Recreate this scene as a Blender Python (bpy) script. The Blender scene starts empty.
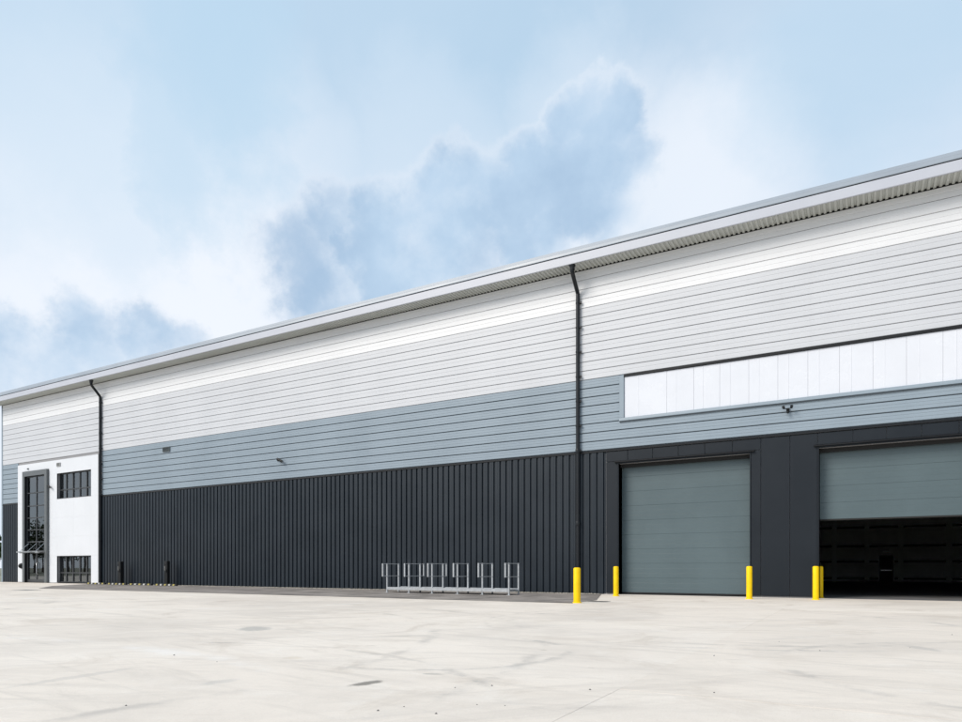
import bpy, math, random
from mathutils import Vector
R = math.radians
rnd = random.Random(7)
S = bpy.context.scene
COL = S.collection

# ------------------------------------------------------------------ camera
# photo geometry (962 x 722): principal x 481, horizon y 568, facade vanishing point x -694, focal 674 px
F, CX, HZ, VL, H = 674.0, 481.0, 568.0, -694.0, 1.07
YAW = math.atan((F / (CX - VL)))
CA, SA = math.cos(YAW), math.sin(YAW)
D = 26.36                                   # camera to facade, metres; the facade is the plane Y = 0
def wx(u, y=0.0):                           # X on a plane parallel to the facade, at depth y
    t = (u - CX) / F
    return (D + y) * (t * CA - SA) / (CA + t * SA)
def wz(u, v, y=0.0):
    return H + H * (HZ - v) / (u - VL) / 0.0202 * (D + y) / D
def gp(u, v):                               # point on the ground
    dep = F * H / (v - HZ); xr = (u - CX) / F * dep
    return xr * CA - dep * SA, xr * SA + dep * CA - D
def sky_dir(u, v):
    t, w = (u - CX) / F, (HZ - v) / F
    return Vector((t * CA - SA, t * SA + CA, w)).normalized()

cam = bpy.data.cameras.new('camera')
cam.sensor_fit = 'HORIZONTAL'; cam.sensor_width = 36.0
cam.lens = F / 962 * 36; cam.shift_y = (HZ - 361) / 962
cam.clip_start = 0.1; cam.clip_end = 6000
co = bpy.data.objects.new('camera', cam); COL.objects.link(co)
co.location = (0, -D, H); co.rotation_euler = (R(90), 0, YAW)
S.camera = co

# ------------------------------------------------------------------ sky, sun, exposure
SUN = Vector((-0.45, -0.65, 0.62)).normalized()
w = bpy.data.worlds.new('World'); S.world = w; w.use_nodes = True
nt = w.node_tree; nt.nodes.clear()
def nd(t, **k):
    n = nt.nodes.new(t)
    for a, b in k.items(): setattr(n, a, b)
    return n
def wire(a, b): nt.links.new(a, b)
def vmath(op, a, b=None):
    n = nd('ShaderNodeVectorMath', operation=op)
    for i, q in enumerate((a, b)):
        if q is None: continue
        if hasattr(q, 'is_linked'): wire(q, n.inputs[i])
        else: n.inputs[i].default_value = q
    return n
def fmath(op, a, b=None, clamp=False):
    n = nd('ShaderNodeMath', operation=op, use_clamp=clamp)
    for i, q in enumerate((a, b)):
        if q is None: continue
        if hasattr(q, 'is_linked'): wire(q, n.inputs[i])
        else: n.inputs[i].default_value = q
    return n.outputs[0]
def mrange(v, a, b, c=0.0, d=1.0, smooth=True):
    n = nd('ShaderNodeMapRange', interpolation_type='SMOOTHSTEP' if smooth else 'LINEAR')
    wire(v, n.inputs[0])
    for i, q in enumerate((a, b, c, d)): n.inputs[i + 1].default_value = q
    return n.outputs[0]
def noise(vec, scale, det=6, rough=.55, dist=0.0):
    n = nd('ShaderNodeTexNoise'); wire(vec, n.inputs['Vector'])
    n.inputs['Scale'].default_value = scale; n.inputs['Detail'].default_value = det
    n.inputs['Roughness'].default_value = rough; n.inputs['Distortion'].default_value = dist
    return n
def mixc(f, a, b):
    n = nd('ShaderNodeMix', data_type='RGBA', clamp_factor=True)
    if hasattr(f, 'is_linked'): wire(f, n.inputs[0])
    else: n.inputs[0].default_value = f
    for s, q in ((6, a), (7, b)):
        if hasattr(q, 'is_linked'): wire(q, n.inputs[s])
        else: n.inputs[s].default_value = (*q, 1)
    return n.outputs[2]
SKY_STRENGTH = 0.1
def K(r, g, b): return (r / SKY_STRENGTH, g / SKY_STRENGTH, b / SKY_STRENGTH)
nish = nd('ShaderNodeTexSky', sky_type='NISHITA', sun_disc=False)
nish.sun_elevation = math.asin(SUN.z); nish.sun_rotation = math.atan2(SUN.x, SUN.y)
tc = nd('ShaderNodeTexCoord')
dirn = tc.outputs['Generated']
sep = nd('ShaderNodeSeparateXYZ'); wire(dirn, sep.inputs[0])
den = fmath('ADD', fmath('MAXIMUM', sep.outputs[2], 0.0), 0.22)
cmb = nd('ShaderNodeCombineXYZ')
wire(fmath('DIVIDE', sep.outputs[0], den), cmb.inputs[0])
wire(fmath('DIVIDE', sep.outputs[1], den), cmb.inputs[1])
deck = cmb.outputs[0]
# thin high overcast: blue-grey tone with paler veils, whiter toward the horizon
veil = mrange(noise(deck, 0.8, 6, .55, .3).outputs[0], 0.36, 0.68)
base = mixc(0.80, nish.outputs[0], K(0.49, 0.655, 0.815))
low = mrange(sep.outputs[2], 0.20, 0.66, 1.0, 0.0)
base = mixc(fmath('ADD', fmath('MULTIPLY', veil, 0.38), fmath('MULTIPLY', low, 0.62), True), base, K(0.75, 0.80, 0.875))
# individual clouds: shapes placed in the sky, edges broken by noise
def warp(amount, scale):
    wn = noise(dirn, scale, 8, .62)
    off = vmath('SUBTRACT', wn.outputs['Color'], (0.5, 0.5, 0.5)).outputs[0]
    sc = nd('ShaderNodeVectorMath', operation='SCALE'); wire(off, sc.inputs[0]); sc.inputs['Scale'].default_value = amount
    return vmath('NORMALIZE', vmath('ADD', dirn, sc.outputs[0]).outputs[0]).outputs[0]
def blobs(wd, lst):
    out = None
    for u, v, r, k in lst:
        c = sky_dir(u, v); e = sky_dir(u + r, v)
        m = mrange(vmath('DOT_PRODUCT', wd, tuple(c)).outputs['Value'], c.dot(e), 1.0, 0.0, k)
        out = m if out is None else fmath('MAXIMUM', out, m)
    return out
det = noise(dirn, 8, 8, .62)
wl = warp(.22, 3.5)
lights = blobs(wl, [(150, 285, 240, 1), (40, 270, 160, .8), (705, 190, 150, .85), (590, 120, 110, .5), (560, 290, 170, .7), (280, 170, 130, .5), (430, 130, 110, .4)])
base = mixc(fmath('MULTIPLY', lights, 0.9), base, K(0.77, 0.81, 0.875))
blue = blobs(warp(.42, 2.6), [(905, 60, 220, .7), (60, 30, 260, .7), (205, 115, 140, 1.2), (165, 175, 110, 1), (80, 185, 120, .5), (400, 20, 240, .5)])
base = mixc(fmath('MULTIPLY', blue, 0.7), base, K(0.44, 0.605, 0.755))
wd = warp(.13, 8.0)
CLOUDS = [(596, 92, 46, .9), (630, 100, 46, 1), (640, 135, 40, .8), (575, 128, 44, .8), (610, 150, 60, 1), (595, 190, 62, .95), (545, 170, 70, 1.2), (520, 205, 80, 1.3), (470, 178, 70, 1.15), (450, 220, 84, 1.2),
          (395, 245, 80, 1.05), (340, 212, 50, .6), (305, 245, 55, .6), (325, 275, 60, .7), (-15, 355, 80, 1), (25, 345, 55, .9), (60, 372, 70, 1), (95, 328, 46, .8), (110, 350, 60, .9), (160, 330, 50, .9), (190, 345, 40, .7)]
blob = blobs(wd, [(u - 7, v + (20 if u > 250 else 6), r, k) for u, v, r, k in CLOUDS])
wisp = noise(dirn, 5.5, 7, .56, 0.0)
dens = fmath('MULTIPLY', blob, mrange(wisp.outputs[0], 0.32, 0.66, 0.62, 1.2))
dens = fmath('MULTIPLY', dens, mrange(det.outputs[0], 0.25, 0.65, 0.60, 1.15))
shape = mrange(dens, 0.0, 0.95)
base = mixc(fmath('MULTIPLY', mrange(blob, 0.0, 0.35), 0.4), base, K(0.76, 0.80, 0.86))
darkc = mixc(mrange(wisp.outputs[0], .35, .68), K(0.42, 0.57, 0.735), K(0.285, 0.43, 0.61))
base = mixc(fmath('MULTIPLY', shape, 0.85), base, darkc)
bg = nd('ShaderNodeBackground'); bg.inputs[1].default_value = SKY_STRENGTH
wire(base, bg.inputs[0])
wo = nd('ShaderNodeOutputWorld'); wire(bg.outputs[0], wo.inputs[0])

sl = bpy.data.lights.new('sun', 'SUN'); sl.energy = 2.8; sl.angle = R(28); sl.color = (1.0, 0.925, 0.83)
so = bpy.data.objects.new('sun', sl); COL.objects.link(so)
so.rotation_euler = SUN.to_track_quat('Z', 'Y').to_euler(); so.location = (-30, -40, 40)
vs = S.view_settings
vs.view_transform = 'Standard'; vs.look = 'None'; vs.gamma = 1; vs.use_curve_mapping = False
vs.exposure = 0.22
S.render.engine = 'CYCLES'

# ------------------------------------------------------------------ materials
def mat(name, col, rough=.5, metal=0.0, var=.06, vscale=1.2, stretch=(1, 1, 1), bump=0.0, bscale=40, spec=.5, streak=0.0):
    """painted / cast surface: base colour with uneven tone in world space, roughness breakup and fine relief"""
    global nt
    m = bpy.data.materials.new(name); m.use_nodes = True
    nt = m.node_tree; nt.nodes.clear()
    o = nd('ShaderNodeOutputMaterial'); p = nd('ShaderNodeBsdfPrincipled'); wire(p.outputs[0], o.inputs[0])
    p.inputs['Metallic'].default_value = metal; p.inputs['Specular IOR Level'].default_value = spec
    g = nd('ShaderNodeNewGeometry')
    mp = vmath('MULTIPLY', g.outputs['Position'], stretch).outputs[0]
    n = noise(mp, vscale, 6, .6)
    c0 = tuple(max(0, x * (1 - var)) for x in col); c1 = tuple(min(1, x * (1 + var)) for x in col)
    c = mixc(mrange(n.outputs[0], .3, .7), c0, c1)
    if streak:
        sp = vmath('MULTIPLY', g.outputs['Position'], (3.2, 3.2, .16)).outputs[0]
        s = mrange(noise(sp, 1.0, 5, .65).outputs[0], .5, .8, 0, streak)
        c = mixc(s, c, tuple(x * .72 for x in col))
    wire(c, p.inputs['Base Color'])
    wire(mrange(n.outputs[0], .25, .75, max(.03, rough - .06), min(1, rough + .06)), p.inputs['Roughness'])
    if bump:
        b = nd('ShaderNodeBump'); b.inputs['Strength'].default_value = bump; b.inputs['Distance'].default_value = .01
        wire(noise(g.outputs['Position'], bscale, 4, .6).outputs[0], b.inputs['Height']); wire(b.outputs[0], p.inputs['Normal'])
    return m
M = {}
M['white']  = mat('white_coated_steel', (.68, .69, .71), .42, var=.02, vscale=.35, streak=.10)
M['light']  = mat('light_grey_coated_steel', (.525, .54, .57), .42, var=.025, vscale=.35, streak=.10)
M['blue']   = mat('blue_grey_coated_steel', (.235, .29, .34), .40, var=.04, vscale=.35, streak=.10)
M['joint']  = mat('joint_shade_grey', (.26, .26, .27), .7)  # darker than the steel, so shade in the plank joints is painted in
M['jointb'] = mat('joint_shade_blue', (.05, .065, .08), .7)  # near-dark tone painting stronger joint shade behind the blue band
M['dark']   = mat('anthracite_ribbed_steel', (.010, .0165, .0245), .42, var=.10, vscale=.5, streak=.15, spec=.35)
M['flat']   = mat('anthracite_flat_panel', (.006, .010, .0155), .45, var=.07, vscale=.6, streak=.12, spec=.3)
M['black']  = mat('black_trim', (.006, .007, .009), .5, spec=.3)
M['pipe']   = mat('black_pipe', (.008, .010, .013), .4, spec=.35)
M['door']   = mat('grey_green_door', (.074, .108, .120), .45, var=.06, vscale=.5, streak=.12)
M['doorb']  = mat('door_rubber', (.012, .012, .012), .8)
M['fascia'] = mat('fascia_aluminium', (.44, .46, .515), .4, var=.03, vscale=.4)
M['cap']    = mat('roof_cap_steel', (.26, .30, .35), .4, var=.05, vscale=.4)
M['soffit'] = mat('soffit_sheet', (.49, .505, .475), .5, var=.05, vscale=.8)
M['grp']    = mat('translucent_strip_panel', (.65, .67, .72), .25, var=.02, vscale=.6)
M['render'] = mat('white_flat_panel', (.645, .665, .70), .4, var=.015, vscale=.4, streak=.06)
M['frame']  = mat('grey_portal_frame', (.10, .11, .115), .35)
M['mull']   = mat('anthracite_window_frame', (.035, .038, .042), .4)
M['yellow'] = mat('yellow_paint', (.86, .55, .0), .5, var=.07, vscale=4, spec=.25, streak=.22)
M['galv']   = mat('galvanised_steel', (.42, .44, .46), .45, metal=.35, var=.10, vscale=9)
M['rubber'] = mat('black_rubber', (.015, .015, .016), .8)
M['ypatch'] = mat('yellow_patch', (.34, .28, .06), .6, var=.1, vscale=8)
M['wpatch'] = mat('white_patch', (.42, .42, .40), .6, var=.1, vscale=8)
M['post']   = mat('black_post', (.006, .007, .008), .5, spec=.25)
M['iron']   = mat('cast_iron', (.09, .085, .08), .7, var=.25, vscale=9, bump=.4)
M['ironp']  = mat('dusty_iron', (.27, .265, .25), .8, var=.2, vscale=9, bump=.4)
M['inwall'] = mat('interior_liner', (.85, .85, .85), .6)
M['infloor']= mat('interior_sealed_floor', (.14, .14, .142), .7, var=.2)
M['steel']  = mat('interior_steel', (.85, .86, .87), .5)
M['gravel'] = mat('gravel_stone', (.36, .33, .28), .9, var=.35, vscale=14)
M['leaf']   = mat('leaf', (.055, .085, .03), .7, var=.4, vscale=.6)
M['bark']   = mat('bark', (.08, .06, .045), .9, var=.3, vscale=3)
M['steelb'] = mat('stainless_steel', (.55, .56, .57), .3, metal=1)
M['lens']   = mat('lamp_glass', (.35, .36, .36), .15)

def glass_mat():
    global nt
    m = bpy.data.materials.new('window_glass'); m.use_nodes = True
    nt = m.node_tree; nt.nodes.clear()
    o = nd('ShaderNodeOutputMaterial')
    gl = nd('ShaderNodeBsdfGlossy'); gl.inputs['Roughness'].default_value = .01; gl.inputs['Color'].default_value = (.8, .84, .86, 1)
    tr = nd('ShaderNodeBsdfTransparent'); tr.inputs['Color'].default_value = (.35, .38, .40, 1)
    fr = nd('ShaderNodeFresnel'); fr.inputs['IOR'].default_value = 2.1
    g = nd('ShaderNodeNewGeometry')
    b = nd('ShaderNodeBump'); b.inputs['Strength'].default_value = .03; b.inputs['Distance'].default_value = .02
    wire(noise(g.outputs['Position'], 1.3, 2, .4).outputs[0], b.inputs['Height']); wire(b.outputs[0], gl.inputs['Normal'])
    mx = nd('ShaderNodeMixShader')
    wire(fmath('ADD', fr.outputs[0], .05), mx.inputs[0]); wire(tr.outputs[0], mx.inputs[1]); wire(gl.outputs[0], mx.inputs[2])
    wire(mx.outputs[0], o.inputs[0])
    return m
M['glass'] = glass_mat()

def concrete_mat():
    global nt
    m = bpy.data.materials.new('yard_concrete'); m.use_nodes = True
    nt = m.node_tree; nt.nodes.clear()
    o = nd('ShaderNodeOutputMaterial'); p = nd('ShaderNodeBsdfPrincipled'); wire(p.outputs[0], o.inputs[0])
    g = nd('ShaderNodeNewGeometry'); pos = g.outputs['Position']
    oi = nd('ShaderNodeObjectInfo')
    c = mixc(mrange(oi.outputs['Random'], 0, 1), (.725, .648, .568), (.76, .688, .61))
    # broad damp / cement tone
    c = mixc(mrange(noise(pos, .22, 7, .62, .6).outputs[0], .42, .72, 0, .85), c, (.58, .52, .46))
    # trowel and brush smears, in two directions
    for sx, sy, rot, k in ((.25, 2.2, .18, .55), (.3, 2.6, -.35, .45), (.12, 1.1, -.9, .45)):
        rt = nd('ShaderNodeVectorRotate', rotation_type='Z_AXIS'); wire(pos, rt.inputs['Vector']); rt.inputs['Angle'].default_value = rot
        s = vmath('MULTIPLY', rt.outputs[0], (sx, sy, 1)).outputs[0]
        c = mixc(mrange(noise(s, 1.1, 7, .68, .8).outputs[0], .50, .74, 0, k), c, (.50, .45, .40))
    c = mixc(mrange(noise(pos, 1.1, 8, .7, .5).outputs[0], .52, .75, 0, .45), c, (.80, .75, .69))
    # mottling
    c = mixc(mrange(noise(pos, 9, 6, .7).outputs[0], .45, .75, 0, .30), c, (.60, .54, .48))
    # grit and fine pitting
    c = mixc(mrange(noise(pos, 55, 4, .75).outputs[0], .52, .72, 0, .38), c, (.46, .41, .36))
    c = mixc(mrange(noise(pos, 24, 5, .7).outputs[0], .56, .74, 0, .40), c, (.82, .78, .73))
    # worn beige zones where vehicles turn in front of the doors
    c = mixc(mrange(noise(pos, .5, 8, .72, 1.2).outputs[0], .50, .70, 0, .7), c, (.55, .48, .41))
    # tyre arcs: faint rings round turning centres, broken by noise
    sp = nd('ShaderNodeSeparateXYZ'); wire(pos, sp.inputs[0])
    brk = noise(pos, .7, 6, .7)
    for (cx, cy, r, wd_, k, dark) in ((-6.5, -24.5, 5.2, .10, .30, 1), (-2.5, -12.5, 4.4, .16, .34, 1), (-2.5, -12.5, 4.9, .12, .28, 1), (1.5, -26.5, 6.3, .12, .26, 1),
                                (-14, -22, 9.5, .16, .28, 1), (-14, -22, 11.2, .16, .28, 1), (2, -17.5, 3.2, .14, .34, 1), (-30, -26, 14, .2, .28, 1), (-5, -19.0, 2.1, .12, .30, 1),
                                (-20, -10, 7, .35, .35, 0), (-9, -33, 12.5, .3, .30, 0), (-32, -8, 9, .4, .30, 0)):
        dx = fmath('ADD', sp.outputs[0], -cx); dy = fmath('ADD', sp.outputs[1], -cy)
        rr = fmath('SQRT', fmath('ADD', fmath('MULTIPLY', dx, dx), fmath('MULTIPLY', dy, dy)))
        rr = fmath('ADD', rr, fmath('MULTIPLY', brk.outputs[0], .5))
        dd = fmath('ABSOLUTE', fmath('SUBTRACT', rr, r))
        ring = mrange(dd, wd_, 0.0, 0, k * 1.5)
        ring = fmath('MULTIPLY', ring, mrange(brk.outputs[0], .46, .66))
        c = mixc(ring, c, (.30, .285, .27) if dark else (.78, .76, .74))
    # oil / rust specks
    c = mixc(mrange(noise(pos, 2.6, 3, .5).outputs[0], .70, .78, 0, .5), c, (.40, .35, .29))
    # stains with their own outline
    def stain(pa, pb, wdt, k, colr):
        nonlocal c
        (xa, ya), (xb, yb) = gp(*pa), gp(*pb); mx_, my_ = (xa + xb) / 2, (ya + yb) / 2
        L = math.hypot(xb - xa, yb - ya) / 2; ux, uy = (xb - xa) / (2 * L), (yb - ya) / (2 * L)
        px_ = vmath('DOT_PRODUCT', vmath('SUBTRACT', pos, (mx_, my_, 0)).outputs[0], (ux / L, uy / L, 0)).outputs['Value']
        py_ = vmath('DOT_PRODUCT', vmath('SUBTRACT', pos, (mx_, my_, 0)).outputs[0], (-uy / wdt, ux / wdt, 0)).outputs['Value']
        q = fmath('SQRT', fmath('ADD', fmath('MULTIPLY', px_, px_), fmath('MULTIPLY', py_, py_)))
        q = fmath('ADD', q, fmath('MULTIPLY', fmath('SUBTRACT', noise(pos, 7, 5, .7).outputs[0], .5), 1.4))
        c = mixc(mrange(q, 1.15, .55, 0, k), c, colr)
    stain((347, 687), (384, 680.5), .085, .8, (.15, .14, .12))
    stain((420, 674), (445, 674.5), .035, .6, (.24, .23, .21))
    stain((236, 629.5), (272, 628.5), .50, .65, (.36, .35, .33))
    stain((0, 689), (140, 667), .10, .30, (.38, .36, .34))
    stain((200, 685), (240, 679), .10, .35, (.40, .38, .36))
    stain((905, 645), (940, 652), .12, .40, (.36, .34, .32))
    stain((285, 659), (300, 657), .14, .25, (.52, .42, .28))
    wire(c, p.inputs['Base Color'])
    p.inputs['Roughness'].default_value = .8; p.inputs['Specular IOR Level'].default_value = .3
    b = nd('ShaderNodeBump'); b.inputs['Strength'].default_value = .35; b.inputs['Distance'].default_value = .006
    bs = vmath('MULTIPLY', pos, (60, 12, 1)).outputs[0]
    wire(fmath('ADD', noise(bs, 1.0, 5, .6).outputs[0], noise(pos, 6, 6, .6).outputs[0]), b.inputs['Height']); wire(b.outputs[0], p.inputs['Normal'])
    return m
M['concrete'] = concrete_mat()
M['sealant'] = mat('joint_sealant', (.62, .60, .57), .9, var=.15, vscale=3)
M['asphalt'] = mat('asphalt', (.225, .20, .182), .9, var=.38, vscale=.8, bump=.6, bscale=120)
M['earth']   = mat('far_ground', (.20, .20, .15), .95, var=.25, vscale=.08)

# ------------------------------------------------------------------ mesh helpers
def link(name, me, parent=None, m=None):
    o = bpy.data.objects.new(name, me); COL.objects.link(o)
    if m is not None and me is not None and not me.materials: me.materials.append(m)
    if parent is not None: o.parent = parent
    return o
def mesh(vs_, fs, smooth=False):
    me = bpy.data.meshes.new('mesh'); me.from_pydata(vs_, [], fs); me.update()
    if smooth:
        for p in me.polygons: p.use_smooth = True
    return me
class MB:
    def __init__(s): s.v = []; s.f = []; s.sm = []
    def add(s, vs_, fs, sm=False):
        n = len(s.v); s.v += [tuple(q) for q in vs_]; s.f += [tuple(n + i for i in f) for f in fs]; s.sm += [sm] * len(fs); return s
    def box(s, x0, x1, y0, y1, z0, z1, c=0.0):
        """box with optional chamfer c on the edges that run along its length-independent front"""
        if c <= 0:
            v = [(x, y, z) for x in (x0, x1) for y in (y0, y1) for z in (z0, z1)]
            return s.add(v, [(0, 1, 3, 2), (4, 6, 7, 5), (0, 4, 5, 1), (2, 3, 7, 6), (0, 2, 6, 4), (1, 5, 7, 3)])
        v = []
        for (y, k) in ((y1, 0), (y0 + c, 0), (y0, c)):
            v += [(x0 + k, y, z0 + k), (x1 - k, y, z0 + k), (x1 - k, y, z1 - k), (x0 + k, y, z1 - k)]
        f = [(3, 2, 1, 0), (8, 9, 10, 11)]
        for l in (0, 4):
            for i in range(4): f.append((l + i, l + (i + 1) % 4, l + 4 + (i + 1) % 4, l + 4 + i))
        return s.add(v, f)
    def tube(s, pts, r, n=12, cap=True):
        pts = [Vector(p) for p in pts]; rings = []
        for i, p in enumerate(pts):
            t = ((pts[min(i + 1, len(pts) - 1)] - pts[max(i - 1, 0)])).normalized()
            up = Vector((0, 0, 1)) if abs(t.z) < .9 else Vector((1, 0, 0))
            a = t.cross(up).normalized(); b = t.cross(a)
            rr = r[i] if isinstance(r, (list, tuple)) else r
            rings.append([p + a * rr * math.cos(2 * math.pi * k / n) + b * rr * math.sin(2 * math.pi * k / n) for k in range(n)])
        v = [q for g in rings for q in g]; f = []
        for i in range(len(rings) - 1):
            for k in range(n): f.append((i * n + k, i * n + (k + 1) % n, (i + 1) * n + (k + 1) % n, (i + 1) * n + k))
        s.add(v, f, True)
        if cap: s.add(rings[0], [tuple(range(n))[::-1]]); s.add(rings[-1], [tuple(range(n))])
        return s
    def lathe(s, prof, cx=0, cy=0, n=20):
        v = [(cx + r * math.cos(2 * math.pi * k / n), cy + r * math.sin(2 * math.pi * k / n), z) for r, z in prof for k in range(n)]
        f = [(i * n + k, i * n + (k + 1) % n, (i + 1) * n + (k + 1) % n, (i + 1) * n + k) for i in range(len(prof) - 1) for k in range(n)]
        s.add(v, f, True)
        m = len(prof) - 1
        s.add(v[m * n:], [tuple(range(n))]); s.add(v[:n], [tuple(range(n))[::-1]])
        return s
    def extr(s, prof, x0, x1):
        """closed (y,z) profile along X"""
        n = len(prof); v = [(x0, y, z) for y, z in prof] + [(x1, y, z) for y, z in prof]
        f = [(i, (i + 1) % n, n + (i + 1) % n, n + i) for i in range(n)] + [tuple(range(n))[::-1], tuple(range(n, 2 * n))]
        return s.add(v, f)
    def me(s):
        m = mesh(s.v, s.f)
        m.polygons.foreach_set('use_smooth', s.sm)
        return m
    def obj(s, name, m, parent=None):
        import bmesh
        me = s.me(); bm = bmesh.new(); bm.from_mesh(me); bmesh.ops.recalc_face_normals(bm, faces=bm.faces); bm.to_mesh(me); bm.free()
        return link(name, me, parent, M[m] if isinstance(m, str) else m)
def copy(o, loc=None, parent=None, name=None):
    c = o.copy(); COL.objects.link(c)
    if parent is not None: c.parent = parent
    if loc is not None: c.location = loc
    return c
def tag(o, label=None, cat=None, group=None, kind=None):
    for k, q in (('label', label), ('category', cat), ('group', group), ('kind', kind)):
        if q: o[k] = q
    return o
def empty(name, loc=(0, 0, 0)):
    o = bpy.data.objects.new(name, None); COL.objects.link(o); o.location = loc; return o

# ------------------------------------------------------------------ ground
tag(MB().add([(-3000, -3000, -.16), (3000, -3000, -.16), (3000, 3000, -.16), (-3000, 3000, -.16)], [(0, 1, 2, 3)]).obj('ground', 'earth'), kind='structure')
yard = MB().box(-92, 32, -60.2, .1, -.15, -.0035).obj('concrete_yard', 'sealant'); tag(yard, kind='structure')
XJ = [-91.9 + 6.0 * i for i in range(21)]
YJ = [-60.2, -53.6, -47, -40.4, -33.8, -27.2, -20.6, -14.0, -7.4, -.8, .08]
slabs = {}
for j in range(len(YJ) - 1):
    for i in range(len(XJ) - 1):
        sx, sy = XJ[i + 1] - XJ[i] - .002, YJ[j + 1] - YJ[j] - .002
        if j not in slabs:
            b = MB(); c = .0012
            b.add([(0, 0, -.08), (sx, 0, -.08), (sx, sy, -.08), (0, sy, -.08), (0, 0, -c), (sx, 0, -c), (sx, sy, -c), (0, sy, -c), (c, c, 0), (sx - c, c, 0), (sx - c, sy - c, 0), (c, sy - c, 0)],
                  [(0, 1, 5, 4), (1, 2, 6, 5), (2, 3, 7, 6), (3, 0, 4, 7), (4, 5, 9, 8), (5, 6, 10, 9), (6, 7, 11, 10), (7, 4, 8, 11), (8, 9, 10, 11)])
            o = b.obj('slab', 'concrete', yard); slabs[j] = o
        else:
            o = copy(slabs[j], parent=yard)
        o.location = (XJ[i] + .001, YJ[j] + .001, rnd.uniform(-.0008, .0008))
# asphalt parking strip along the wall
ax = wx(600, -.8)
b = MB(); pts = [(-44.9, -.42), (-41.5, -4.6), (-37.5, -7.36), (-7.75, -7.36), (-7.75, -5.2), (-9.3, -.42)]
b.add([(x, y, .008) for x, y in pts], [tuple(range(len(pts)))])
tag(b.obj('asphalt_strip', 'asphalt'), kind='structure')
# gravel margin at the wall foot: many small stones
b = MB(); b.box(-44.4, -9.4, -.40, -.05, .002, .010)
for i in range(2600):
    x, y = rnd.uniform(-44.3, -9.5), rnd.uniform(-.42, -.06); s = rnd.uniform(.012, .032); a = rnd.uniform(0, 3)
    c_, s_ = math.cos(a) * s, math.sin(a) * s
    b.add([(x + c_, y + s_, .01), (x - s_, y + c_, .01), (x - c_, y - s_, .01), (x + s_, y - c_, .01), (x, y, .01 + s * rnd.uniform(.7, 1.1))],
          [(0, 1, 4), (1, 2, 4), (2, 3, 4), (3, 0, 4)])
tag(b.obj('gravel_margin', 'gravel'), 'narrow margin of beige gravel along the foot of the dark ribbed wall', 'gravel', kind='stuff')

# ------------------------------------------------------------------ warehouse
WH = empty('warehouse', (0, 0, 0))
tag(WH, 'long warehouse with white, grey and blue-grey banded cladding above anthracite ribbed base', 'warehouse')
XL, XR = -57.05, 27.0
Z0, Z1, Z2, Z3 = 5.86, 8.83, 11.82, 13.40         # top of dark base, blue band, light band, white band / soffit
PIPE1, PIPE2 = wx(100.5, -.12), wx(578, -.12)
DOOR1 = (wx(619), wx(750)); DOOR2 = (wx(819), wx(819) + 4.97); DTOP = 5.27
REC = (wx(17.8, -.075), wx(98.6, -.075))                             # white reception panel
STRIPX = -8.66

# solid wall behind the cladding, with the openings left free
b = MB()
Y0, Y1 = .0, .46
b.box(XL + .02, -54.40, Y0, Y1, 0, Z3); b.box(-54.40, -50.50, Y0, Y1, 8.05, Z3)
b.box(-50.50, -49.45, Y0, Y1, 0, Z3)
b.box(-49.45, -45.30, Y0, Y1, 1.93, 5.90); b.box(-49.45, -45.30, Y0, Y1, 7.73, Z3)
b.box(-45.30, DOOR1[0], Y0, Y1, 0, Z3)
b.box(DOOR1[0], DOOR1[1], Y0, Y1, DTOP, Z3)
b.box(DOOR1[1], DOOR2[0], Y0, Y1, 0, Z3); b.box(DOOR2[0], DOOR2[1], Y0, Y1, DTOP, Z3); b.box(DOOR2[1], XR, Y0, Y1, 0, Z3)
b.obj('wall_core', 'joint', WH)
YB = 34.0
MB().box(XL, XR, YB, YB + .3, 0, 17.4).obj('rear_wall', 'inwall', WH)
MB().box(XL, XL + .02, .0, YB, 0, 13.4).obj('gable_wall', 'blue', WH)
MB().box(XR - .3, XR, Y1, YB, 0, 13.4).obj('gable_wall', 'inwall', WH)
MB().box(XL, XR, .09, YB, -.03, .003).obj('floor_slab', 'infloor', WH)
b = MB(); b.add([(XL - .5, -.80, 13.95), (XR, -.80, 13.95), (XR, YB + .4, 17.3), (XL - .5, YB + .4, 17.3), (XL - .5, -.80, 13.80), (XR, -.80, 13.80), (XR, YB + .4, 17.15), (XL - .5, YB + .4, 17.15)],
                [(0, 1, 2, 3), (7, 6, 5, 4), (0, 4, 5, 1), (2, 6, 7, 3), (0, 3, 7, 4), (1, 5, 6, 2)])
b.obj('roof', 'cap', WH)
for x in (XL, XR - .3):   # gable triangles up to the roof
    b = MB(); b.add([(x, 0, 13.4), (x + .3, 0, 13.4), (x + .3, YB, 13.4), (x, YB, 13.4), (x, 0, 13.9), (x + .3, 0, 13.9), (x + .3, YB, 17.14), (x, YB, 17.14)],
                    [(0, 1, 2, 3), (4, 7, 6, 5), (0, 4, 5, 1), (2, 6, 7, 3), (0, 3, 7, 4), (1, 5, 6, 2)])
    b.obj('gable_peak', 'blue', WH)

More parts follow.
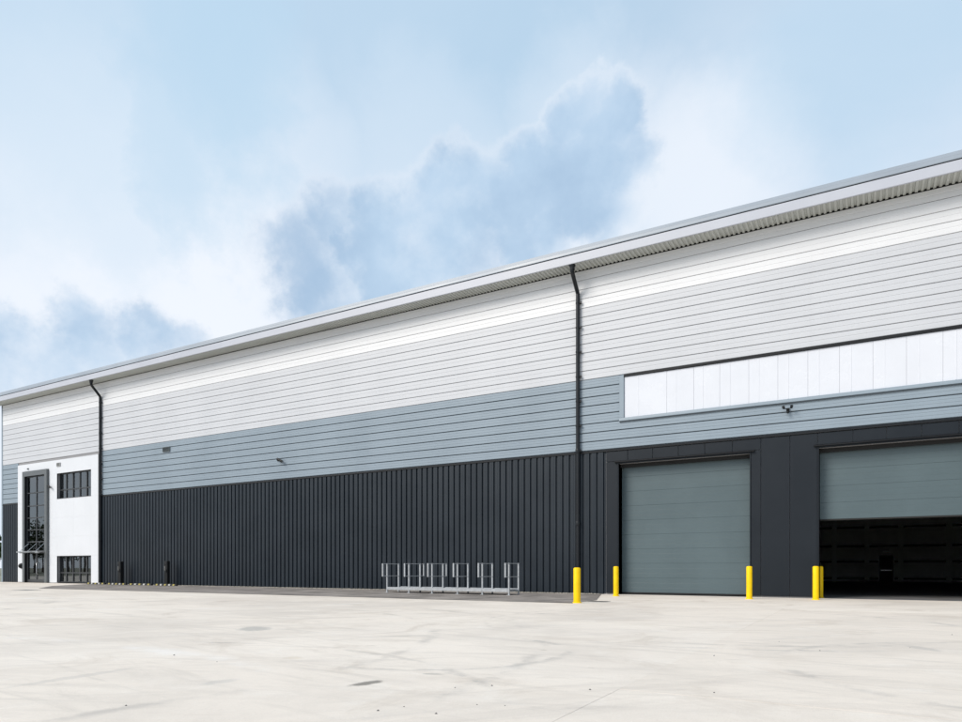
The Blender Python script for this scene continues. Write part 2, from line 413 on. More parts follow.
# horizontal cladding planks, each its own piece
def plank(x0, x1, z0, z1, m, gap, micro):
    t = .042; lo, hi = z0 + gap, z1
    h = hi - lo
    pr = [(.0, lo), (-t + .012, lo), (-t, lo + .012)]
    k = micro
    for i in range(1, k + 1):                      # shallow micro-ribs pressed into the face
        c = lo + h * i / (k + 1)
        pr += [(-t, c - .016), (-t + .006, c - .008), (-t + .006, c + .008), (-t, c + .016)]
    pr += [(-t, hi - .012), (-t + .012, hi), (0, hi)]
    return MB().extr(pr, x0, x1).obj('cladding_plank', m, WH)
SEGS = [(XL + .10, PIPE1 - .002), (PIPE1 + .002, PIPE2 - .002), (PIPE2 + .002, XR)]
n = 8
for s, (xa, xb) in enumerate(SEGS):
    hb = (Z1 - Z0 - .02) / n
    for i in range(n):
        z = Z0 + .02 + hb * i
        if s == 0:
            plank(xa, REC[0] - .02, z, z + hb, 'blue', .034, 2)
        elif s == 2 and i >= 3:
            plank(xa, STRIPX - .01, z, z + hb, 'blue', .034, 2)
        else:
            plank(xa, xb, z, z + hb, 'blue', .034, 2)
    hb = (Z2 - Z1) / n
    for i in range(n): plank(xa, xb, Z1 + hb * i, Z1 + hb * (i + 1), 'light', .021, 1)
    hb = (Z3 - Z2 - .02) / 4
    for i in range(4): plank(xa, xb, Z2 + hb * i, Z2 + hb * (i + 1), 'white', .016, 1)
for xa, xb, zb in ((XL + .1, REC[0] - .03, Z1), (PIPE1, PIPE2, Z1), (PIPE2 + .002, STRIPX - .02, Z1), (STRIPX - .019, XR, 6.93)):
    MB().box(xa, xb, -.004, -.001, Z0 + .03, zb - .01).obj('joint_backing', 'jointb', WH)
# corner flashing and slim strips at the cladding joints behind the pipes
MB().box(XL - .05, XL + .10, -.06, .35, 0, Z3).obj('corner_flashing', 'blue', WH)
MB().extr([(-.005, Z3 - .16), (-.06, Z3 - .16), (-.06, Z3 - .03), (-.005, Z3 - .03)], XL, XR).obj('eaves_trim', 'white', WH)
MB().box(XL, XR, -.05, -.004, Z3 - .02, Z3 + .06).obj('soffit_filler', 'black', WH)
# drip flashing between dark base and blue band
for xa, xb in ((XL + .1, REC[0] - .02), (REC[1] + .02, PIPE2 - .1), (PIPE2 + .1, XR)):
    MB().extr([(0, Z0 - .06), (-.085, Z0 - .06), (-.085, Z0 - .03), (-.045, Z0 + .02), (0, Z0 + .02)], xa, xb).obj('drip_flashing', 'black', WH)

# anthracite ribbed staves, 0.3 m each
PIT = .30; b = MB(); d = .058; zt = Z0 - .065
pf = [(0, 0), (.032, 0), (.05, -d), (.155, -d), (.160, -d + .004), (.17, -d + .004), (.175, -d), (.25, -d), (.268, 0), (.30, 0)]
v = [(x, y - .003, .03) for x, y in pf] + [(x, y - .003, zt) for x, y in pf]; k = len(pf)
b.add(v, [(i, i + 1, k + i + 1, k + i) for i in range(k - 1)])
stave = None
def staves(xa, xb):
    global stave
    x = xa
    while x + PIT <= xb + .02:
        if stave is None: stave = b.obj('wall_rib', 'dark', WH); o = stave
        else: o = copy(stave)
        o.location = (x, -.002, 0); x += PIT
    if xb - x > .04: MB().box(x, xb, -.012, -.002, .03, zt).obj('edge_trim', 'dark', WH)
staves(REC[1] + .06, wx(606.5) - .02)
staves(XL + .12, REC[0] - .03)
staves(8.0, XR)

# flat anthracite panels round the doors
def panel(x0, x1, z0, z1, m='flat', y=-.05, nm='wall_panel', g=.008):
    return MB().box(x0 + g, x1 - g, y, -.002, z0 + g, z1 - g, .006).obj(nm, m, WH)
HB = DTOP + .10
zt2 = Z0 - .065
hx = [wx(u) for u in (606.5, 628, 653, 678.6, 705, 732.7, 761)]
panel(hx[0], DOOR1[0] - .04, .04, HB)
for i in range(6): panel(hx[i], hx[i + 1], HB, zt2)
panel(DOOR1[1] + .04, hx[6], .04, HB)
panel(hx[6], wx(790), .04, zt2); panel(wx(790), DOOR2[0] - .04, .04, zt2)
h2 = [DOOR2[0] - .04] + [wx(u) for u in (853, 886.5, 921.5, 959)] + [DOOR2[1] + .04]
for i in range(5): panel(h2[i], h2[i + 1], HB, zt2)
xp = DOOR2[1] + .04
while xp + .99 < 8.0: panel(xp, xp + .97, .04, zt2); xp += .97
panel(xp, 8.0, .04, zt2)

# sectional doors
SH = .585
def sect_door(x0, x1, open_to, label):
    b = MB()                                        # reveal lining
    b.box(x0 - .04, x0, -.065, .44, .0, DTOP); b.box(x1, x1 + .04, -.065, .44, .0, DTOP)
    b.box(x0 - .04, x1 + .04, -.065, .44, DTOP + .001, DTOP + .05)
    o = b.obj('sectional_door', 'flat', WH); o['label'] = label
    MB().extr([(-.05, DTOP + .05), (-.15, DTOP + .05), (-.15, DTOP + .075), (-.05, DTOP + .12)], x0 - .16, x1 + .16).obj('door_flashing', 'black', o)
    MB().box(x0 + .002, x1 - .002, .20, .335, DTOP - .13, DTOP - .002).obj('head_shade_bar', 'doorb', o)  # black bar added to paint a deeper shadow under the door head
    yd = .38; z = max(open_to, .03); i = 0
    MB().box(x0 + .004, x1 - .004, yd - .005, yd + .045, z, z + .05).obj('bottom_seal', 'doorb', o); z += .05
    while z < DTOP:
        zh = min(z + SH, DTOP + .02)
        t0 = z + .0012; t1 = zh - .0012; h_ = t1 - t0
        pr = [(yd + .04, t0), (yd + .004, t0), (yd, t0 + .005)]
        if h_ > .3:
            for fr in (.33, .67):
                c = t0 + h_ * fr; pr += [(yd, c - .006), (yd + .003, c), (yd, c + .006)]
        pr += [(yd, t1 - .005), (yd + .004, t1), (yd + .04, t1)]
        MB().extr(pr, x0 + .003, x1 - .003).obj('door_section', 'door', o); z = zh
    MB().box(x0 + .0, x1, yd + .045, yd + .075, max(open_to, .03) + .02, DTOP + .0).obj('door_backing', 'doorb', o)
    return o
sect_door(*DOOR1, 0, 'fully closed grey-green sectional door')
sect_door(*DOOR2, 2.74, 'half raised grey-green sectional door')

# translucent strip light
o = MB().extr([(0, 6.97), (-.11, 6.97), (-.11, 7.0), (-.10, 7.09), (0, 7.09)], STRIPX, XR).obj('strip_window', 'blue', WH); o['label'] = 'strip of white translucent panels in a pale blue-grey frame'
MB().box(STRIPX, STRIPX + .19, -.10, 0, 7.092, Z1 - .02, .01).obj('frame_jamb', 'blue', o)
MB().extr([(0, Z1 - .10), (-.06, Z1 - .10), (-.10, Z1 - .085), (-.10, Z1 - .012), (0, Z1 - .012)], STRIPX + .192, XR).obj('frame_head', 'black', o)
MB().box(STRIPX, XR, -.095, -.02, 6.935, 6.968).obj('shadow_gap', 'jointb', o)
px = [STRIPX + .192] + [wx(u) for u in (667, 694, 720, 749, 778, 808, 839.6, 873, 906.5, 943)]
px = sorted(set(px))
while px[-1] < XR - 1: px.append(px[-1] + 1.0)
px[-1] = XR
for i in range(len(px) - 1):
    mb = MB(); g = .002
    mb.box(px[i] + g, px[i + 1] - g, -.045 - rnd.uniform(0, .004), -.002, 7.095, Z1 - .10, .006); mb.obj('translucent_panel', 'grp', o)
    xr_ = px[i] + (px[i + 1] - px[i]) * .32
    MB().box(xr_, xr_ + .05, -.052, -.040, 7.10, Z1 - .11, .008).obj('panel_rib', 'grp', o)

# eaves: soffit sheets with ribs, gutter fascia, cap
OV = .86; PS = 1 / 6
b = MB(); prf = []
for i in range(6):
    x = i * PS; prf += [(x, 0), (x + .07, 0), (x + .09, .045), (x + .147, .045)]
prf.append((1.0, 0))
v = [(x, -OV + .01, z) for x, z in prf] + [(x, -.052, z) for x, z in prf]; k = len(prf)
b.add(v, [(i, i + 1, k + i + 1, k + i) for i in range(k - 1)])
first = None; x = XL - .6
while x < XR:
    if first is None: first = b.obj('soffit_panel', 'soffit', WH); o = first
    else: o = copy(first)
    o.location = (x, 0, Z3 + .003); x += 1.0
MB().extr([(-OV + .03, Z3 - .015), (-OV, Z3 - .015), (-OV - .012, Z3 + .0), (-OV - .012, Z3 + .33), (-OV + .03, Z3 + .33)], XL - .6, XR).obj('gutter_fascia', 'fascia', WH)
MB().box(XL - .6, XR, -OV + .02, -OV + .10, Z3 + .325, Z3 + .375).obj('fascia_groove', 'black', WH)
MB().extr([(-OV + .10, Z3 + .37), (-OV - .02, Z3 + .37), (-OV - .025, Z3 + .39), (-OV - .005, Z3 + .50), (-OV - .005, Z3 + .52), (-OV + .03, Z3 + .64), (-OV + .10, Z3 + .66)], XL - .6, XR).obj('roof_capping', 'cap', WH)
MB().box(XL - .6, XR, -OV + .02, -.0, Z3 + .07, Z3 + .10).obj('gutter_base', 'joint', WH)

# downpipes
def downpipe(x, zb, label):
    yw, ye = -.14, -.74; r = .082
    pts = [(x, ye, Z3 + .05), (x, ye, Z3 - .30), (x, ye + .02, Z3 - .34), (x, yw - .02, Z3 - .94), (x, yw, Z3 - .98), (x, yw, Z3 - 1.1), (x, yw, zb)]
    o = MB().tube(pts, r, 14).obj('downpipe', 'pipe', WH); o['label'] = label
    MB().lathe([(.13, Z3 - .02), (.13, Z3 - .05), (.10, Z3 - .10), (.10, Z3 - .2)], x, ye, 14).obj('outlet', 'pipe', o)
    z = Z3 - 1.35
    while z > Z0:
        bb = MB(); bb.lathe([(r + .012, z - .03), (r + .012, z + .03)], x, yw, 14); bb.box(x + .05, x + .155, yw - .02, yw + .04, z - .035, z + .035); bb.box(x - .03, x + .12, yw + .06, -.03, z - .025, z + .025)
        bb.obj('bracket', 'pipe', o); z -= 1.02
    for zj in (5.9, 2.9): MB().lathe([(r + .014, zj - .09), (r + .018, zj - .08), (r + .018, zj + .08), (r + .014, zj + .09)], x, yw, 14).obj('pipe_collar', 'pipe', o)
downpipe(PIPE1, .02, 'black downpipe beside the white entrance panel'); downpipe(PIPE2, .02, 'black downpipe left of the closed door')

# ---- white reception front
xl, xr = REC; PL, PR = wx(22, -.25), wx(49, -.07)
pz = [0.03, 1.91, 5.92, 7.71, 8.66]
def wpanel(x0, x1, z0, z1): return MB().box(x0 + .001, x1 - .001, -.075, -.002, z0 + .001, z1 - .001, .002).obj('white_panel', 'render', WH)
for za, zb in ((.03, 2.9), (2.9, 5.8), (5.8, 8.12)): wpanel(xl, PL, za, zb)
wpanel(xl, -52.4, 8.12, 8.66); wpanel(-52.4, PR + .02, 8.12, 8.66)
WX = (-49.47, -45.33)
wpanel(PR + .02, WX[0], pz[0], pz[1])
wpanel(WX[1], xr, pz[0], pz[1])
for za, zb in ((1.91, 3.25), (3.25, 4.58), (4.58, 5.92)):
    wpanel(PR + .02, WX[0], za, zb); wpanel(WX[0], -47.4, za, zb); wpanel(-47.4, WX[1], za, zb); wpanel(WX[1], xr, za, zb)
wpanel(PR + .02, WX[0], 5.92, 7.71); wpanel(WX[1], xr, 5.92, 7.71)
for xa, xb in ((PR + .02, WX[0]), (WX[0], -47.4), (-47.4, WX[1]), (WX[1], xr)): wpanel(xa, xb, 7.71, 8.66)
MB().box(xr - .001, xr + .05, -.10, -.002, .02, 8.68).obj('edge_trim', 'black', WH)

def window(x0, x1, z0, z1, cols, trans, label, yg=.16):
    b = MB(); f_ = .06
    b.box(x0, x0 + f_, yg - .06, yg + .06, z0, z1); b.box(x1 - f_, x1, yg - .06, yg + .06, z0, z1)
    b.box(x0 + f_, x1 - f_, yg - .06, yg + .06, z0, z0 + f_); b.box(x0 + f_, x1 - f_, yg - .06, yg + .06, z1 - f_, z1)
    b.box(x0 - .0, x0 + .012, -.07, yg - .06, z0, z1); b.box(x1 - .012, x1, -.07, yg - .06, z0, z1)
    b.box(x0 + .012, x1 - .012, -.07, yg - .06, z1 - .012, z1)
    b.box(x0 + .012, x1 - .012, -.10, yg - .06, z0 - .0, z0 + .015)
    o = b.obj('window', 'mull', WH); o['label'] = label
    w_ = (x1 - x0) / cols
    zs = [z0 + f_] + trans + [z1 - f_]
    for i in range(1, cols):
        x = x0 + w_ * i
        MB().box(x - .05, x + .05, yg - .055, yg + .05, z0 + f_, z1 - f_).obj('mullion', 'mull', o)
    for z in trans:
        for i in range(cols):
            a = x0 + w_ * i + (f_ if i == 0 else .05); c = x0 + w_ * (i + 1) - (f_ if i == cols - 1 else .05)
            MB().box(a, c, yg - .05, yg + .05, z - .04, z + .04).obj('transom', 'mull', o)
    for i in range(cols):
        for j in range(len(zs) - 1):
            a = x0 + w_ * i + .02; c = x0 + w_ * (i + 1) - .02
            p = MB().box(a, c, -.006, .006, zs[j], zs[j + 1]).obj('pane', 'glass', o)
            p.location = (0, yg + rnd.uniform(-.004, .004), 0)
    return o
window(WX[0], WX[1], 5.92, 7.71, 5, [6.55], 'upper window with five tall panes')
window(WX[0], WX[1], .06, 1.91, 5, [.73], 'ground floor window with five tall panes')
# office behind the glass
b = MB(); b.box(-54.6, -44.9, 3.2, 3.3, 0, 9); b.box(-54.7, -54.6, .46, 3.3, 0, 9); b.box(-44.9, -44.8, .46, 3.3, 0, 9); b.box(-54.6, -44.9, .46, 3.2, 8.9, 9.0); b.box(-50.4, -44.9, .47, 3.2, 3.7, 4.0)
b.obj('office_lining', 'inwall', WH)

# portal frame with tall glazing and entrance doors
PJ = .24
b = MB()
b.box(PL, PL + .30, -PJ, .25, .02, 8.10); b.box(PR - .30, PR, -PJ, .25, .02, 8.10); b.box(PL + .30, PR - .30, -PJ, .25, 7.74, 8.10)
por = b.obj('entrance_portal', 'frame', WH); por['label'] = 'tall grey box frame round entrance glazing'
b = MB(); b.box(PL + .301, PL + .315, -PJ + .02, .25, .02, 7.74); b.box(PR - .315, PR - .301, -PJ + .02, .25, .02, 7.74); b.box(PL + .316, PR - .316, -PJ + .02, .25, 7.72, 7.738); b.obj('reveal_shade_lining', 'black', por)  # black sheets added to paint the portal reveals as if in shade
gx0, gx1 = PL + .32, PR - .32; yg = -.04; gm = (gx0 + gx1) / 2
b = MB(); b.box(gx0, gx0 + .07, yg - .05, yg + .05, .02, 7.74); b.box(gx1 - .07, gx1, yg - .05, yg + .05, .02, 7.74); b.box(gm - .045, gm + .045, yg - .05, yg + .05, 2.35, 7.74)
b.obj('glazing_frame', 'mull', por)
tz = [2.30] + [wz(35, v_) for v_ in (542, 530, 518, 506, 493)] + [7.70]
for z in tz: MB().box(gx0 + .07, gx1 - .07, yg - .055, yg + .055, z - .035, z + .035).obj('transom', 'mull', por)
for j in range(len(tz) - 1):
    for a, c in ((gx0 + .05, gm - .03), (gm + .03, gx1 - .05)):
        p = MB().box(a, c, -.006, .006, tz[j] + .02, tz[j + 1] - .02).obj('pane', 'glass', por); p.location.y = yg + rnd.uniform(-.004, .004)
for a, c, hx_ in ((gx0 + .07, gm, gm - .16), (gm, gx1 - .07, gm + .16)):
    b = MB(); b.box(a + .005, a + .085, yg - .04, yg + .03, .04, 2.26); b.box(c - .085, c - .005, yg - .04, yg + .03, .04, 2.26); b.box(a + .085, c - .085, yg - .04, yg + .03, .04, .24); b.box(a + .085, c - .085, yg - .04, yg + .03, 2.17, 2.26)
    dl = b.obj('entrance_door', 'mull', por)
    MB().box(a + .07, c - .07, yg - .012, yg, .2, 2.2).obj('pane', 'glass', dl)
    if hx_ > gm: MB().tube([(hx_, yg - .03, .62), (hx_, yg - .12, .68), (hx_, yg - .12, 1.42), (hx_, yg - .03, 1.48)], .022, 8).obj('pull_handle', 'steelb', dl)
# glass canopy hung on rods
can = MB().box(gx0 - .05, gx1 + .05, -.72, -.25, 2.20, 2.235).obj('canopy', 'lens', por); can['label'] = 'small glass canopy hung on steel rods over the entrance'
MB().box(gx0 - .06, gx1 + .06, -.76, -.72, 2.17, 2.26).obj('edge_rail', 'steelb', can)
for x in (gx0 + .25, gm, gx1 - .25):
    MB().tube([(x, -.68, 2.25), (x, -.07, 2.85)], .018, 8).obj('tie_rod', 'steelb', can)
    MB().box(x - .025, x + .025, -.71, -.25, 2.13, 2.195).obj('canopy_arm', 'steelb', can)

# ---- interior seen through the raised door
for u in (834, 867, 901, 950):
    x = wx(u, 32.5)
    b = MB(); b.box(x - .16, x + .16, 33.2, 33.23, 0, 14); b.box(x - .16, x + .16, 32.80, 32.83, 0, 14); b.box(x - .012, x + .012, 32.83, 33.2, 0, 14)
    b.obj('steel_column', 'steel' if u == 834 else 'inwall', WH)
for z in (.25, 1.55, 2.75, 4.2): MB().box(-12, 20, 33.55, 33.80, z - .05, z + .05).obj('sheeting_rail', 'black', WH)
ex0, ex1 = wx(879.5, 33.6), wx(893, 33.6)
o = MB().box(ex0, ex1, 33.45, 33.9, 0.01, 2.0).obj('fire_exit_door', 'black', WH)
b = MB(); b.box(ex0 - .06, ex0, 33.40, 33.9, 0, 2.06); b.box(ex1, ex1 + .06, 33.40, 33.9, 0, 2.06); b.box(ex0, ex1, 33.40, 33.9, 2.0, 2.06); b.obj('door_frame', 'steel', o)
MB().box(ex0 + .08, ex1 - .08, 33.36, 33.42, .86, .92).obj('push_bar', 'steelb', o)
MB().box((ex0 + ex1) / 2 - .18, (ex0 + ex1) / 2 + .18, 33.3, 33.5, 2.2, 2.38, .01).obj('emergency_light', 'lens', WH)

# ------------------------------------------------------------------ small things on the wall
def cctv(u, v, label, y=-.045, k=1.0):
    x, z = wx(u, y), wz(u, v, y)
    t = empty('security_camera', (x, y, z)); tag(t, label, 'camera', 'wall cameras on the cladding')
    MB().tube([(0, 0, 0), (0, -.02, 0), (0, -.03, 0)], [.07, .07, .05], 14).obj('mount_plate', 'post', t)
    MB().tube([(0, -.02, 0), (.06 * k, -.16, .01), (.22 * k, -.20, .0)], .03, 8).obj('arm', 'post', t)
    MB().tube([(.16 * k, -.20, .05), (.20 * k, -.20, .04), (.62 * k, -.22, -.17), (.64 * k, -.22, -.18)], [.06, .075, .075, .06], 14).obj('body', 'post', t)
    MB().tube([(.641 * k, -.22, -.181), (.66 * k, -.22, -.19)], .045, 12).obj('lens', 'lens', t)
    MB().tube([(.14 * k, -.20, .075), (.66 * k, -.22, -.165)], .085, 10).obj('sunshield', 'post', t)
    t.scale = (.75, .75, .75)
cctv(278, 460.5, 'small black camera on the blue-grey band above the ribbed wall')
cctv(49.6, 486.5, 'small black camera on the white panel between portal and upper window', -.075, .8)
t = empty('twin_spotlight', (wx(788, -.1), -.11, wz(788, 410, -.1))); tag(t, 'small black twin-headed spotlight under the translucent strip between the doors', 'light')
MB().box(-.08, .08, -.05, .06, -.10, .10, .008).obj('mount_plate', 'post', t)
MB().tube([(-.17, -.16, .06), (0, -.10, .02), (.17, -.16, .06)], .022, 8).obj('arm', 'post', t)
for s in (-1, 1):
    h_ = MB().lathe([(.035, 0), (.07, .05), (.08, .18), (.085, .19)], n=14).obj('lamp_head', 'post', t); h_.location = (s * .19, -.12, .06); h_.rotation_euler = (R(60), R(s * 18), 0)
MB().lathe([(.03, -.22), (.06, -.2), (.06, -.1), (.03, -.08)], 0, -.12, 12).obj('sensor', 'post', t)
t.scale = (.62, .62, .62)
def louvre(name, u, v, w_, h_, label, m, y=-.045):
    x, z = wx(u), wz(u, v)
    t = empty(name, (x, y, z)); tag(t, label, 'vent')
    b = MB(); b.box(-w_ / 2, w_ / 2, -.05, 0, -h_ / 2, -h_ / 2 + .03); b.box(-w_ / 2, w_ / 2, -.05, 0, h_ / 2 - .03, h_ / 2); b.box(-w_ / 2, -w_ / 2 + .03, -.05, 0, -h_ / 2 + .03, h_ / 2 - .03); b.box(w_ / 2 - .03, w_ / 2, -.05, 0, -h_ / 2 + .03, h_ / 2 - .03)
    b.obj('frame', m, t)
    k = max(3, int(h_ / .08))
    for i in range(k):
        z_ = -h_ / 2 + .04 + (h_ - .08) * (i + .5) / k
        s_ = MB().box(-w_ / 2 + .03, w_ / 2 - .03, -.03, .03, -.006, .006).obj('blade', m, t); s_.location = (0, -.022, z_); s_.rotation_euler = (R(40), 0, 0)
    MB().box(-w_ / 2 + .03, w_ / 2 - .03, -.004, 0, -h_ / 2 + .03, h_ / 2 - .03).obj('backing', 'jointb', t)
M['vent'] = mat('vent_grey', (.10, .12, .13), .5); M['ventw'] = mat('vent_pale_grey', (.38, .39, .39), .5)
louvre('wall_vent', 167.3, 449.6, .68, .30, 'small dark grey louvre on blue-grey band above the black charging posts', 'vent')
louvre('wall_vent', 60, 464.8, .46, .26, 'small pale grey vent on white panel above the upper window', 'ventw', -.075)
t = empty('movement_sensor', (wx(29.5), -.075, wz(29.5, 469))); tag(t, 'tiny grey sensor on the white panel above the entrance portal', 'sensor')
MB().box(-.06, .06, -.03, 0, -.05, .05, .006).obj('base', 'vent', t); MB().tube([(0, -.03, -.01), (0, -.08, -.03), (0, -.10, -.04)], [.045, .045, .02], 12).obj('dome', 'vent', t)
t = empty('bulkhead_lamp', (wx(20.5, -.15), -.077, wz(20.5, 566, -.15))); tag(t, 'round black lamp on white pillar left of the entrance door', 'lamp')
MB().tube([(0, 0, 0), (0, -.05, 0), (0, -.07, 0)], [.20, .20, .17], 20).obj('base', 'post', t)
MB().tube([(0, -.07, 0), (0, -.13, 0), (0, -.19, 0), (0, -.21, 0)], [.17, .16, .09, .02], 20).obj('dome', 'post', t)

# ------------------------------------------------------------------ bollards
def bollard(x, y, h_, label, grp, r=.098):
    t = empty('bollard', (x, y, 0)); tag(t, label, 'bollard', grp)
    MB().lathe([(r, .0), (r, h_ - .035), (r - .012, h_ - .012), (r - .045, h_)], n=24).obj('post', 'yellow', t)
    MB().lathe([(r + .035, .0), (r + .035, .012), (r + .012, .03), (r + .001, .034)], n=24).obj('base_collar', 'yellow', t)
    return t
GB = 'yellow bollards guarding the doors'
def at(u, y): return wx(u, y)
bollard(at(577, -7.1), -7.1, 1.08, 'yellow bollard standing alone at the corner of the asphalt strip', GB, .108)
bollard(at(616, -1.7), -1.7, 1.13, 'yellow bollard beside the closed door on its downpipe side', GB)
bollard(at(749.3, -1.75), -1.75, 1.13, 'yellow bollard beside the closed door on the half open door side', GB)
bollard(at(815.8, -1.25), -1.25, 1.13, 'yellow bollard outside the half open door at its edge', GB)
bollard(at(820.2, .62), .62, 1.13, 'yellow bollard inside the threshold of the half open door', GB)
bollard(DOOR2[1] + .15, -1.5, 1.13, 'yellow bollard beyond the half open door', GB)

# ------------------------------------------------------------------ charging posts and wheel stops
for u, lab in ((120.5, 'slim black charging post nearer the white entrance panel'), (167, 'slim black charging post further from the white entrance panel')):
    y = -.55; t = empty('charging_post', (wx(u, y), y, 0)); tag(t, lab, 'charging post', 'black charging posts by the ribbed wall')
    MB().box(-.15, .15, -.09, .09, .03, 1.48, .02).obj('body', 'post', t)
    MB().box(-.18, .18, -.12, .12, .0, .03).obj('base_plate', 'post', t)
    MB().box(-.13, .13, -.104, -.091, 1.28, 1.44, .006).obj('screen', 'lens' if False else 'black', t)
    MB().box(-.10, -.08, -.099, -.091, .92, 1.18).obj('status_strip', 'wpatch', t)
    MB().tube([(.06, -.09, .95), (.07, -.14, .93), (.07, -.15, .80)], .035, 10).obj('socket', 'post', t)
stops = ((88, 105.5), (108.5, 126.5), (130, 152), (156, 177))
places = ('in front of the white panel corner', 'before the post near the white panel', 'between the two charging posts', 'before the post far from the entrance')
for (ua, ub), pl in zip(stops, places):
    y = -.95; x0, x1 = wx(ua, y), wx(ub, y)
    t = empty('wheel_stop', ((x0 + x1) / 2, y, .008)); tag(t, 'black rubber wheel stop with yellow and white patches ' + pl, 'wheel stop', 'rubber wheel stops by the ribbed wall')
    L = (x1 - x0) / 2
    MB().extr([(-.08, 0), (-.055, .10), (.055, .10), (.08, 0)], -L, L).obj('body', 'rubber', t)
    k = 5; st = 2 * L / k
    for i in range(k):
        a = -L + st * i + st * .2
        MB().extr([(-.085, .012), (-.0605, .103), (.0605, .103), (.085, .012), (.06, .012), (.045, .09), (-.045, .09), (-.06, .012)], a, a + st * .4).obj('reflective_patch', 'ypatch' if i % 2 == 0 else 'wpatch', t)

# ------------------------------------------------------------------ galvanised walkway with guard frames
YN, YF = -3.15, -2.33
fx = [wx(u, YN) for u in (387.2, 409, 432.2, 457.6, 482.4, 509)]
t = empty('galvanised_walkway', (fx[0], YN, 0)); tag(t, 'low galvanised steel walkway with six guard frames against the ribbed wall', 'walkway')
ox = fx[0]
def wbox(nm, x0, x1, y0, y1, z0, z1, m='galv', par=t): return MB().box(x0 - ox, x1 - ox, y0 - YN, y1 - YN, z0, z1).obj(nm, m, par)
for i in range(5):
    wbox('deck_panel', fx[i] + .03, fx[i + 1] - .03, YN + .03, YF + .05, .20, .23)
    wbox('side_beam', fx[i] + .03, fx[i + 1] - .03, YN - .03, YN + .028, .13, .25)
    wbox('side_beam', fx[i] + .03, fx[i + 1] - .03, YF + .052, YF + .09, .13, .25)
for i, x in enumerate(fx):
    q = .026; zt_ = 1.26
    fr = wbox('guard_frame', x - q, x + q, YN - q, YN + q, .012, zt_)
    wbox('post', x - q, x + q, YF - q, YF + q, .012, zt_, par=fr)
    wbox('cross_beam', x - q, x + q, YN + q, YF - q, .14, .19, par=fr)
    ln = -.30; lf = .27 if i in (1, 2) else 0
    for z in (zt_ - .02, .72):
        MB().tube([(x - ox, ln, z), (x - ox, YF - YN + lf, z)], .013, 8).obj('rail', 'galv', fr)
    wbox('loop_bar', x - .028, x + .028, YN + ln - .03, YN + ln + .03, .70, zt_, par=fr)
    if lf: wbox('loop_bar', x - .022, x + .022, YF + lf - .022, YF + lf + .022, .70, zt_, par=fr)
    wbox('foot_plate', x - .07, x + .07, YN - .07, YN + .07, .0085, .02, par=fr)

# ------------------------------------------------------------------ covers in the yard
def cover(name, u, v, w_, l_, rot, label, m, bars):
    x, y = gp(u, v); t = empty(name, (x, y, .003)); t.rotation_euler.z = rot; tag(t, label, 'drain cover')
    b = MB(); f_ = .05
    b.box(-w_ / 2, w_ / 2, -l_ / 2, -l_ / 2 + f_, -.01, .004); b.box(-w_ / 2, w_ / 2, l_ / 2 - f_, l_ / 2, -.01, .004); b.box(-w_ / 2, -w_ / 2 + f_, -l_ / 2 + f_, l_ / 2 - f_, -.01, .004); b.box(w_ / 2 - f_, w_ / 2, -l_ / 2 + f_, l_ / 2 - f_, -.01, .004)
    b.obj('frame', m, t)
    MB().box(-w_ / 2 + f_, w_ / 2 - f_, -l_ / 2 + f_, l_ / 2 - f_, -.004, -.0005).obj('plate', m, t)
    for i in range(bars):
        a = -w_ / 2 + f_ + (w_ - 2 * f_) * (i + .3) / bars
        MB().box(a, a + (w_ - 2 * f_) / bars * .5, -l_ / 2 + f_ + .02, l_ / 2 - f_ - .02, -.001, .004).obj('grate_bar', m, t)
cover('drain_gully', 597, 601.6, .75, .45, 0, 'dark iron gully grate beside the yellow bollard on the asphalt corner', 'iron', 9)
cover('manhole_cover', 26, 590.2, 1.3, .7, 0, 'flat grey manhole cover in the concrete before the entrance', 'ironp', 2)
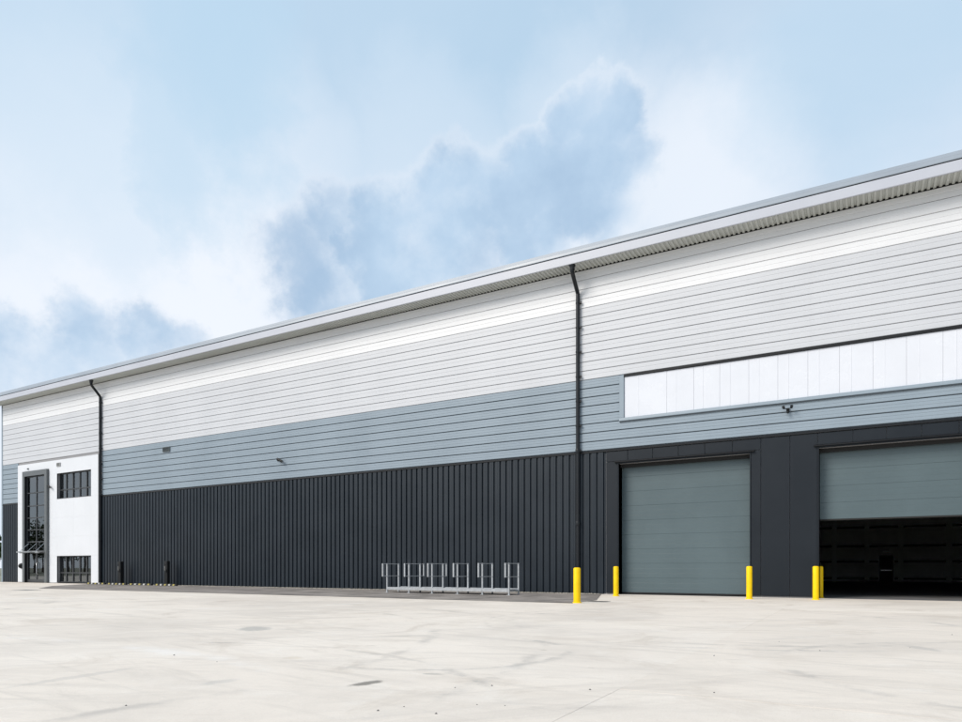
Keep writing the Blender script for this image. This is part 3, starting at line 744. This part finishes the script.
# small stones lying on the concrete
spots = [(174, 655.5), (126, 706), (217, 662), (378, 711), (404, 707), (436, 714), (477, 705), (505, 706), (714, 656), (714, 693), (820, 651), (952, 635), (455, 688), (492, 686), (590, 690), (779, 642), (910, 648)]
vv = [(1, 0, 0), (.4, .9, 0), (-.7, .6, 0), (-.9, -.4, 0), (.2, -1, 0), (.3, .1, .8), (-.3, .0, .65)]
sm = mesh([tuple(c * .013 for c in q) for q in vv], [(0, 1, 5), (1, 2, 6, 5), (2, 3, 6), (3, 4, 6), (4, 0, 5), (4, 5, 6)]); sm.materials.append(M['iron'])
for u, v_ in spots:
    x, y = gp(u, v_); o = link('stone', sm); o.location = (x, y, .0); o.rotation_euler.z = rnd.uniform(0, 6); s_ = rnd.uniform(.5, 1.1); o.scale = (s_, s_, s_)
    tag(o, 'small dark stone lying loose on the pale concrete yard', 'stone', 'loose stones on the yard')

# ------------------------------------------------------------------ woodland beyond the yard (mirrored in the entrance glass)
def woodland(x0, x1, y0, y1, hmin, hmax, ntree, seed, label):
    r = random.Random(seed); b = MB()
    vs_, fs_ = [], []
    for i in range(ntree):
        tx, ty, th = r.uniform(x0, x1), r.uniform(y0, y1), r.uniform(hmin, hmax); cr = th * r.uniform(.22, .32)
        b.tube([(tx, ty, -.15), (tx + r.uniform(-.3, .3), ty, th * .35), (tx + r.uniform(-.6, .6), ty, th * .8)], [.28, .2, .06], 6)
        cl = [(tx + r.gauss(0, cr * .5), ty + r.gauss(0, cr * .5), th * r.uniform(.35, .95), r.uniform(.25, .5) * cr) for _ in range(16)]
        for _ in range(620):
            cx, cy, cz, rr = cl[r.randrange(16)]
            p = Vector((r.gauss(0, 1), r.gauss(0, 1), r.gauss(0, 1))).normalized() * rr * r.uniform(.5, 1.1) + Vector((cx, cy, cz))
            a = Vector((r.gauss(0, 1), r.gauss(0, 1), r.gauss(0, 1))).normalized() * r.uniform(.18, .4); c = a.orthogonal().normalized() * r.uniform(.12, .3)
            k = len(vs_); vs_ += [tuple(p + a), tuple(p + c), tuple(p - a), tuple(p - c)]; fs_.append((k, k + 1, k + 2, k + 3))
    me = mesh(vs_, fs_); o = link('woodland', me, None, M['leaf']); tag(o, label, 'woodland', kind='stuff')
    t_ = b.obj('trunks', 'bark', o); t_['kind'] = 'stuff'
woodland(-260, -95, -75, -62, 9, 16, 46, 3, 'far-off green woodland beyond the yard, mirrored in entrance glass')
woodland(-190, -95, 25, 70, 4, 7, 24, 5, 'far-off green trees on open ground past the entrance corner')
